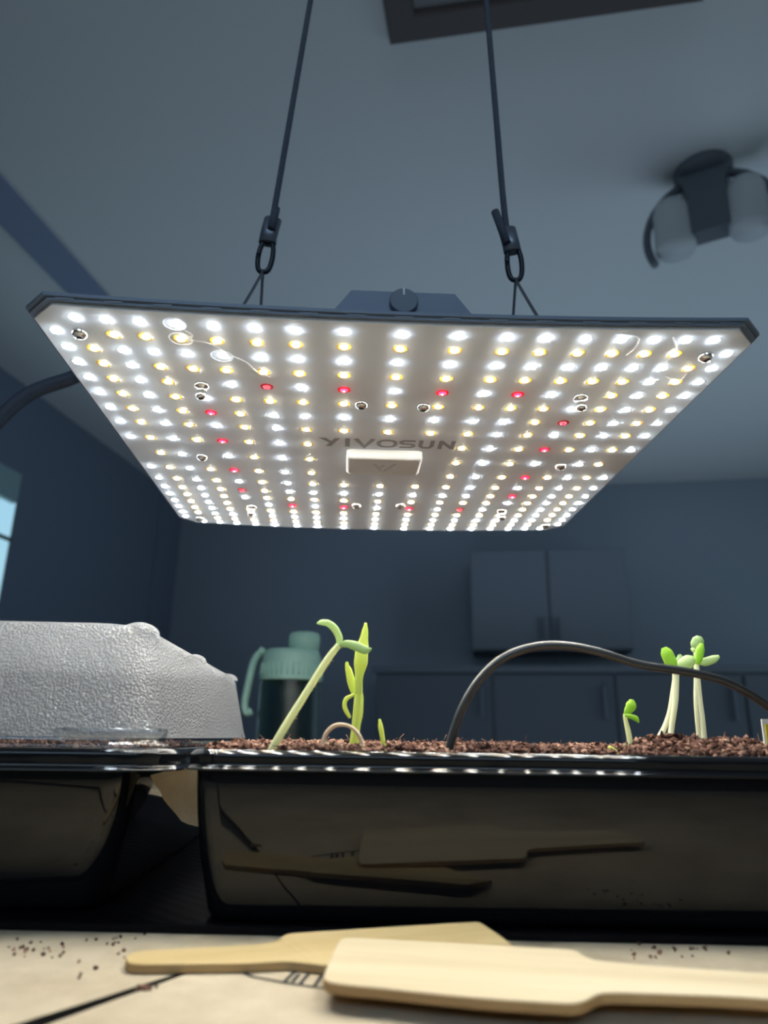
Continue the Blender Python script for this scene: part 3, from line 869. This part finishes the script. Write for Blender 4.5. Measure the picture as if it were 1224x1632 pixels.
mb.lathe(prof, n=48)
for k in range(36):
    a = 2 * math.pi * k / 36; d = Vector((math.cos(a), math.sin(a), 0))
    p0 = d * rb * .975; p1 = d * rb * .945
    mb.sweep([p0 + Vector((0, 0, zl0 + .006)), p1 + Vector((0, 0, zl0 + (zl1 - zl0) * .55))], [.0013, .0008], n=6)
lid = mb.build('screw_lid', m_bottle, t)
sx = 19 * bs
mb = MB(); mb.lathe([(25 * bs, zl1 - .004), (25 * bs, zs1 - .004), (23 * bs, zs1 - .001), (18 * bs, zs1), (.001, zs1)], (sx, 0, 0), n=32)
for k in range(24):
    a = 2 * math.pi * k / 24; d = Vector((math.cos(a), math.sin(a), 0)) * 25 * bs + Vector((sx, 0, 0))
    mb.sweep([d + Vector((0, 0, zl1 + .006)), d + Vector((0, 0, zs1 - .005))], [.0008, .0008], n=5)
mb.build('spout_cap', m_bottle, t)
mb = MB(); S = cr_spline([PY(423, 1040, 1.03), PY(413, 1042, 1.03), PY(404, 1056, 1.025), (PY(396, 1090, 1.02)), PY(390, 1122, 1.02), PY(393, 1136, 1.02), PY(401, 1134, 1.022)], 5)
S = [p - Vector((bc.x, 1.03, BZ)) for p in S]
mb.sweep(S, [6.2 * bs] * len(S), [9 * bs] * len(S), side=VIEW, n=12); mb.build('carry_handle', m_bottle, t)
mb = MB(); mb.lathe([(5 * bs, -.012), (5 * bs, .012)], n=16); h = mb.build('hinge_pin', m_bottle, t); h.location = PY(419, 1038, 1.03) - Vector((bc.x, 1.03, BZ)); h.rotation_euler = (math.pi / 2, 0, 0)
mb = MB(); mb.lathe([(14 * bs, .02), (13 * bs, zl0 - .03), (17 * bs, zl0 - .025), (17 * bs, zl0 - .002)], n=24); mb.build('strainer_tube', m_shaker, t)

# ================================================================== GROW LIGHT
PT = Vector((-.00059, .43453, .24687 + CAMZ - .069))
PM = (Matrix.Rotation(.05069, 4, 'Z') @ Matrix.Rotation(-.00252, 4, 'X') @ Matrix.Rotation(-.00702, 4, 'Y'))
HW, HL = .165, .16126
def sag(u, v): return -(.0024 + .0014 * (v / .16) ** 2) * (1 - (u / HW) ** 2)
lamp = thing('grow_light', PT, 'square hanging LED grow light panel with rows of white, amber and red lamps', 'grow light')
lamp.matrix_world = Matrix.Translation(PT) @ PM
CH = .012
def plate(mb, grow, layers, nu=40, nv=8, mi=0):
    """closed slab following the sag: layers = [(extra grow, z)] from bottom to top"""
    us = sorted(set([-HW - grow, -HW - grow + CH] + [-HW - grow + CH + (2 * (HW + grow) - 2 * CH) * k / nu for k in range(nu + 1)] + [HW + grow - CH, HW + grow]))
    def vr_(u):
        m_ = HL + grow; d = HW + grow - abs(u)
        return m_ - max(0, CH - d)
    def grid(z):
        return [[Vector((u, -vr_(u) + 2 * vr_(u) * j / nv, z + sag(max(-HW, min(HW, u)), -vr_(u) + 2 * vr_(u) * j / nv))) for j in range(nv + 1)] for u in us]
    n0, n1 = grid(layers[0]), grid(layers[1])
    def face(g):
        vs = [p for c in g for p in c]; fs = []
        for i in range(len(g) - 1):
            for j in range(nv):
                a = i * (nv + 1) + j; fs.append((a, a + nv + 1, a + nv + 2, a + 1))
        mb.add(vs, fs, mi, False)
    face(n0); face(n1)
    def border(g): return [c[0] for c in g] + [p for p in g[-1][1:]] + [c[-1] for c in g[::-1][1:]] + [p for p in g[0][::-1][1:-1]]
    b0, b1 = border(n0), border(n1); n = len(b0)
    mb.add(b0 + b1, [(i, (i + 1) % n, n + (i + 1) % n, n + i) for i in range(n)], mi)
mb = MB(); plate(mb, 0, (0, .0014)); board = mb.build('circuit_board', m_board, lamp)
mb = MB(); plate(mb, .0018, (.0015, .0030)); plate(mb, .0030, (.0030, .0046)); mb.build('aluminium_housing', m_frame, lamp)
# cooling fins along the top edge of the housing
mb = MB()
for k in range(15):
    u = -.147 + .021 * k
    mb.box((u - .004, -HL - .0022, .0020 + sag(u, -HL)), (u + .004, -HL - .0010, .0029 + sag(u, -HL)))
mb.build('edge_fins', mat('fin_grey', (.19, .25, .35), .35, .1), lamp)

U = [-.1590, -.1461, -.1325, -.1180, -.1020, -.0853, -.0668, -.0488, -.0263, 0, .0258, .0484, .0664, .0849, .1016, .1174, .1322, .1456, .1583]
V = [-.1525, -.1400, -.1262, -.1118, -.0960, -.0790, -.0610, -.0428, -.0205, .0045, .0300, .0520, .0705, .0865, .1025, .1175, .1313, .1440, .1555]
PAT = ['.wwwwwwww.wwwwwwww.', 'w.oooooooooooooo.ow'[:19]]
COLS = {0: '.wwwwwwww.wwwwwwww.', 1: 'w.ooooooooooooooo.w', 2: 'wowwwwwwwwwwwwwwwow', 3: 'wowoooooo.oooooowow', 4: 'wowo.wrwrwrwrw.owow',
        5: 'wowowooooooooowowow', 6: 'woworowwwwwwworowow', 7: 'wowowowooooowowowow', 8: 'woworowo...oworowow', 9: 'wowowowo...owowowow'}
DIM = {(6, 4), (14, 6), (4, 12), (12, 14)}
def led_mesh(name, m, red=False, pack=None):
    mb = MB(); pr = .0035 if red == 'lit' else .0035 if pack else .0027
    mb.lathe([(pr, .0001), (pr, -.00006), (.0002, -.00008)], n=12, mi=0, smooth=False)
    prof = [(.00190, -.0001), (.00182, -.0003), (.0012, -.00055), (.0004, -.00062)] if not red else [(.0021, -.0002), (.0019, -.0005), (.0012, -.0008), (.0003, -.0009)]
    mb.lathe(prof, n=12, mi=1, cap0=False)
    if red == 'lit':
        mb.lathe([(.0007, -.00095), (.0006, -.0012), (.0002, -.0013)], n=8, mi=2, cap0=False)
    if red == 'dim':
        for x in (-.0007, .0007): mb.box((x - .0003, -.0005, -.0012), (x + .0003, .0005, -.0009), 2)
    o = mb.build(name, [pack or m_pack, m] + ([m_ledrc if red == 'lit' else m_ledr] if red else []))
    me = o.data; bpy.data.objects.remove(o)
    return me
LM = {'w': led_mesh('cool_led', m_ledw), 'o': led_mesh('warm_led', m_ledo, pack=m_packo), 'r': led_mesh('red_led', m_ledr, 'lit', m_packr), 'd': led_mesh('dim_red_led', m_leddim, 'dim', m_packr)}
spots = []
for c in range(19):
    pat = COLS[min(c, 18 - c)]
    assert len(pat) == 19, (c, len(pat))
    for r in range(19):
        k = pat[r]
        if k == '.': continue
        if k == 'r' and (c, r) in DIM: k = 'd'
        if c in (0, 18) and r in (0, 18): continue
        spots.append((V[r], U[c], k))
spots.sort()
LN = {'w': 'led', 'o': 'led', 'r': 'led', 'd': 'led'}
LL = {'r': 'lit red led', 'd': 'dim red led', 'o': 'amber-white led'}
restm = {}
for i, (v, u, k) in enumerate(spots):
    loc = Vector((u, v, sag(u, v) - .00002))
    if i < 300:
        o = bpy.data.objects.new('led', LM[k]); C.objects.link(o); o.parent = board; o.location = loc
        if k in LL: o['label'] = LL[k]
    else:
        restm.setdefault(k, []).append(loc)
mb = MB()
order = ['w', 'o', 'r', 'd']; allm = [m_pack, m_ledw, m_ledo, m_packo]
for k, locs in restm.items():
    me = LM[k]
    for loc in locs:
        o0 = len(mb.v)
        mb.v += [tuple(v.co + loc) for v in me.vertices]
        for p in me.polygons:
            mb.f.append([o0 + q for q in p.vertices]); mb.mi.append((3 if k == 'o' else 0) if p.material_index == 0 else {'w': 1, 'o': 2}[k]); mb.sm.append(p.use_smooth)
o = mb.build('far_led_rows', allm, board); o['kind'] = 'stuff'

# screws
def screw_mesh(tall):
    mb = MB()
    if tall:
        mb.lathe([(.0036, 0), (.0040, -.0008), (.0036, -.0022), (.0022, -.0026), (.0022, -.0050), (.0027, -.0056), (.0027, -.0072), (.0021, -.0082), (.0014, -.0084)], n=18, cap1=False)
        mb.lathe([(.0014, -.0084), (.0013, -.0070), (.0002, -.0070)], n=18, mi=1, cap0=False)
    else:
        mb.lathe([(.0036, 0), (.0037, -.0007), (.0032, -.0020), (.0022, -.0029), (.0015, -.0031)], n=18, cap1=False)
        mb.lathe([(.0015, -.0031), (.0014, -.0018), (.0002, -.0018)], n=6, mi=1, cap0=False)
    o = mb.build('screw', [m_chrome, m_sock]); me = o.data; bpy.data.objects.remove(o); return me
sm, stl = screw_mesh(False), screw_mesh(True)
for u, v in ((-.1478, -.1405), (.1480, -.1390), (-.1473, .1470), (.1473, .1450), (-.1195, .0060), (.1198, .0060), (-.0168, -.0805), (.0175, -.0800), (-.0165, .0950), (.0182, .0930)):
    o = bpy.data.objects.new('screw', sm); C.objects.link(o); o.parent = board; o.location = (u, v, sag(u, v))
for u, v in ((-.1006, -.0955), (.1006, -.0955), (-.0994, .1070), (.1004, .1035)):
    o = bpy.data.objects.new('hanger_bolt', stl); C.objects.link(o); o.parent = board; o.location = (u, v, sag(u, v))

# lettering printed on the board: VIVOSUN
def flat(mb, poly, t=.00008):
    vs = [Vector((u, v, sag(u, v) - t)) for u, v in poly]
    mb.add(vs, [tuple(range(len(vs)))])
def thick(mb, path, w, t=.00008):
    """mitred flat ribbon along a path"""
    pts = [Vector((a, b)) for a, b in path]; L_, R2 = [], []
    for i, p in enumerate(pts):
        d0 = (p - pts[i - 1]).normalized() if i else (pts[1] - p).normalized()
        d1 = (pts[i + 1] - p).normalized() if i < len(pts) - 1 else d0
        n0, n1 = Vector((-d0.y, d0.x)), Vector((-d1.y, d1.x)); n = (n0 + n1).normalized(); k = w * .5 / max(.5, n.dot(n0))
        L_.append(p + n * k); R2.append(p - n * k)
    for i in range(len(pts) - 1):
        flat(mb, [L_[i], L_[i + 1], R2[i + 1], R2[i]], t)
mb = MB()
TV0, TV1 = -.0318, -.0188                   # top and bottom of the letters (v)
def T(x0, x1, x, y):                        # letter box: x 0..1 left-right, y 0..1 bottom-top
    return (x0 + (x1 - x0) * x, TV1 + (TV0 - TV1) * y)
sw = .0030
def letter(x0, x1, paths, w=sw):
    for p in paths: thick(mb, [T(x0, x1, a, b) for a, b in p], w)
flat(mb, [T(-.0420, -.0285, *q) for q in ((0, 1), (.34, .98), (.62, .55), (.52, .40))])
flat(mb, [T(-.0420, -.0285, *q) for q in ((.30, .0), (.56, .0), (1.0, 1.0), (.76, 1.0))])
letter(-.0256, -.0226, [[(.5, 0), (.5, 1)]])
letter(-.0200, -.0070, [[(.08, 1), (.5, .04), (.92, 1)]], .0031)
ov = [(.5 + .5 * .86 * math.copysign(abs(math.cos(a)) ** .8, math.cos(a)), .5 + .5 * .78 * math.copysign(abs(math.sin(a)) ** .8, math.sin(a))) for a in [2 * math.pi * k / 20 for k in range(21)]]
letter(-.0055, .0068, [ov], .0026)
letter(.0086, .0180, [[(1, .88), (.25, .88), (.08, .78), (.08, .62), (.22, .52), (.80, .48), (.93, .38), (.93, .22), (.76, .12), (0, .12)]], .0026)
letter(.0204, .0300, [[(.13, 1), (.13, .3), (.3, .12), (.7, .12), (.87, .3), (.87, 1)]], .0027)
letter(.0328, .0432, [[(.13, 0), (.13, 1)], [(.1, .96), (.9, .04)], [(.87, 0), (.87, 1)]], .0027)
mb.build('brand_lettering', m_logo, board)

# white cover with embossed tick mark
bz = -.0085
mb = MB(); rings = []
bu0, bu1, bv0, bv1 = -.0246, .0240, -.0150, .0150
for ins, z in ((0, -.0018), (0, bz + .0015), (.0006, bz + .0005), (.0016, bz)):
    rings.append(rrect(bu0 + ins, bu1 - ins, bv0 + ins, bv1 - ins, .003, z, 4))
mb.loft(rings, smooth=False); cov = mb.build('connector_cover', m_cover, lamp)
mb = MB()
def flz(poly): mb.add([Vector((u, v, bz - .00025)) for u, v in poly] + [Vector((u, v, bz + .0001)) for u, v in poly], [tuple(range(len(poly)))] + [(i, (i + 1) % len(poly), len(poly) + (i + 1) % len(poly), len(poly) + i) for i in range(len(poly))])
flz([(-.0075, -.006), (-.0058, -.006), (-.0012, .005), (-.0022, .007)])
flz([(-.0006, .0075), (.0008, .0075), (.0078, -.0060), (.0060, -.0060)])
flz([(-.0030, -.0008), (-.0010, -.0040), (.0006, -.0040), (-.0018, .0008)])
mb.build('embossed_mark', m_logoline, cov)

# clear sealant tracks on the board
def bead(path, w=.0005):
    mb = MB()
    S = cr_spline([Vector((u, v, sag(u, v) - .0001)) for u, v in path], 5)
    mb.sweep(S, [w] * len(S), [w * .5] * len(S), side=Vector((0, 0, 1)), n=5)
    mb.build('sealant_track', m_seal, board)
bead([(-.0985, -.148), (-.096, -.1435), (-.099, -.1400), (-.092, -.1385), (-.086, -.1350), (-.0835, -.128), (-.080, -.1265), (-.074, -.121), (-.070, -.112), (-.064, -.107)])
for u, v, r in ((-.1020, -.1525, .0048), (-.1020, -.1400, .0052), (-.0853, -.1262, .0052)):
    bead([(u + r * math.cos(a), v + r * math.sin(a)) for a in [2 * math.pi * k / 12 for k in range(13)]], .0004)
bead([(.097, -.158), (.108, -.155), (.1105, -.146), (.109, -.139)]); bead([(.124, -.156), (.130, -.147), (.132, -.140), (.1315, -.133)])
bead([(.138, -.118), (.1448, -.1135), (.1475, -.110), (.1472, -.121)], .0004)

# dimmer box on top, with knob towards the camera
mb = MB(); v0, v1 = -HL + .002, -.085
def trap(v, k, z1):
    return [Vector((-.033 * k, v, .0046 + sag(0, -.15))), Vector((.033 * k, v, .0046 + sag(0, -.15))), Vector((.0235 * k, v, z1)), Vector((-.0235 * k, v, z1))]
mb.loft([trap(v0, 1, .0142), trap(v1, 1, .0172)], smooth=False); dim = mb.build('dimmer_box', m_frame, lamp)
mb = MB(); mb.lathe([(.0064, 0), (.0064, .0022), (.0060, .0028), (.0002, .0028)], n=28, smooth=False)
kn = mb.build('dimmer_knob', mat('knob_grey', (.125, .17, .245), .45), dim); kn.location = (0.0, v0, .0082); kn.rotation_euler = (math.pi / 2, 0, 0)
mb = MB(); mb.box((-.0004, .0026, .0027), (.0004, .0060, .0030)); pk = mb.build('pointer_line', m_chrome, dim); pk.location = (0, v0, .0082); pk.rotation_euler = (math.pi / 2, 0, math.radians(8) * 0)

# hanging wires, hooks and ropes
def wpt(u, v, z): return lamp.matrix_world @ Vector((u, v, z))
hook_top = Vector((.004, .44, ZC))
def hanger(sgn, apex, ring_top, sleeve, tail, rope_pts, lab):
    side = 'left' if sgn < 0 else 'right'
    t = thing('wire_hanger', apex, 'thin steel V-shaped hanging wire at the %s of the grow light' % side, 'wire')
    for v in (-.0955, .1052):
        f = wpt(sgn * .1003, v, .0048 + sag(.1, v))
        mb = MB(); S = cr_spline([f, f.lerp(apex, .33) + Vector((sgn * .001, 0, 0)), f.lerp(apex, .66), apex], 6); mb.sweep(S, [.0011] * len(S), n=8); part(mb, 'wire', m_wire, t)
        mb = MB(); mb.sweep([f - Vector((0, 0, .0002)), f + (apex - f).normalized() * .014], [.0018, .0018], n=10); part(mb, 'ferrule', m_crimp, t)
    t = thing('hanging_rope', ring_top, 'dark rope with clip and sleeve rising from the %s of the grow light' % side, 'rope')
    # clip: elongated ring
    ax = (ring_top - apex); ln = ax.length; ax.normalize(); sd_ = ax.cross(VIEW).normalized()
    mb = MB(); pts = []
    for k in range(29):
        a = 2 * math.pi * k / 28
        pts.append(apex + ax * (ln * .5 + ln * .5 * math.sin(a) * 1.02) + sd_ * (.0052 * math.copysign(abs(math.cos(a)) ** .6, math.cos(a))))
    mb.sweep(pts, [.0019] * 29, n=8); part(mb, 'clip', m_hook, t)
    mb = MB(); S = sleeve; mb.sweep(S, [.0066] * len(S), [.0042] * len(S), side=VIEW, n=12); part(mb, 'crimp_sleeve', m_crimp, t)
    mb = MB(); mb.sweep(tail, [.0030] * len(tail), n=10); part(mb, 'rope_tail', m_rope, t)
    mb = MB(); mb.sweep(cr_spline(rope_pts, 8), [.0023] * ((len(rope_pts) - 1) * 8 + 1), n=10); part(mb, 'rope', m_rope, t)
YA = .432
def pp(x, y, dy=0): return PY(x, y, YA + dy)
eL = pp(495, 0); dL = (eL - pp(434, 352)).normalized()
hanger(-1, pp(419, 433), pp(427, 386), [pp(426, 388), pp(430, 368), pp(435, 350)], [pp(432, 366, -.004), pp(440, 332, -.004)], [pp(431, 364), pp(440, 318), eL, eL + dL * ((ZC - eL.z) / dL.z)], 'l')
eR = pp(775, 0); dR = (eR - pp(806, 362)).normalized()
hanger(1, pp(822, 446), pp(818, 396), [pp(817, 402), pp(813, 384), pp(808, 366)], [pp(808, 388, -.004), pp(789, 337, -.004)], [pp(812, 384), pp(802, 318), eR, eR + dR * ((ZC - eR.z) / dR.z)], 'r')
for q, s_ in ((eL + dL * ((ZC - eL.z) / dL.z), 'left'), (eR + dR * ((ZC - eR.z) / dR.z), 'right')):
    mb = MB(); mb.lathe([(.014, 0), (.014, -.004), (.005, -.006), (.005, -.016), (.002, -.018)], n=16); o = mb.build('ceiling_hook', m_hook); o.location = q
    tag(o, 'small dark ceiling hook holding the %s rope, above the frame' % s_, 'hook')

# power cord
t = thing('power_cord', wpt(-.01, -.085, .016), 'thick dark power cord looping out left from behind the grow light', 'cord')
pts = [wpt(-.012, -.078, .0125), wpt(-.03, -.06, .020), wpt(-.08, .02, .05), PY(190, 578, .56), PY(110, 604, .56), PY(50, 626, .55), PY(5, 662, .54), PY(-45, 725, .53), PY(-90, 820, .53), Vector((-.62, .56, .16)), Vector((-.88, .60, .06)), Vector((-1.02, .62, -.10)), Vector((-1.04, .64, -.45)), Vector((-1.05, .66, ZF + .007))]
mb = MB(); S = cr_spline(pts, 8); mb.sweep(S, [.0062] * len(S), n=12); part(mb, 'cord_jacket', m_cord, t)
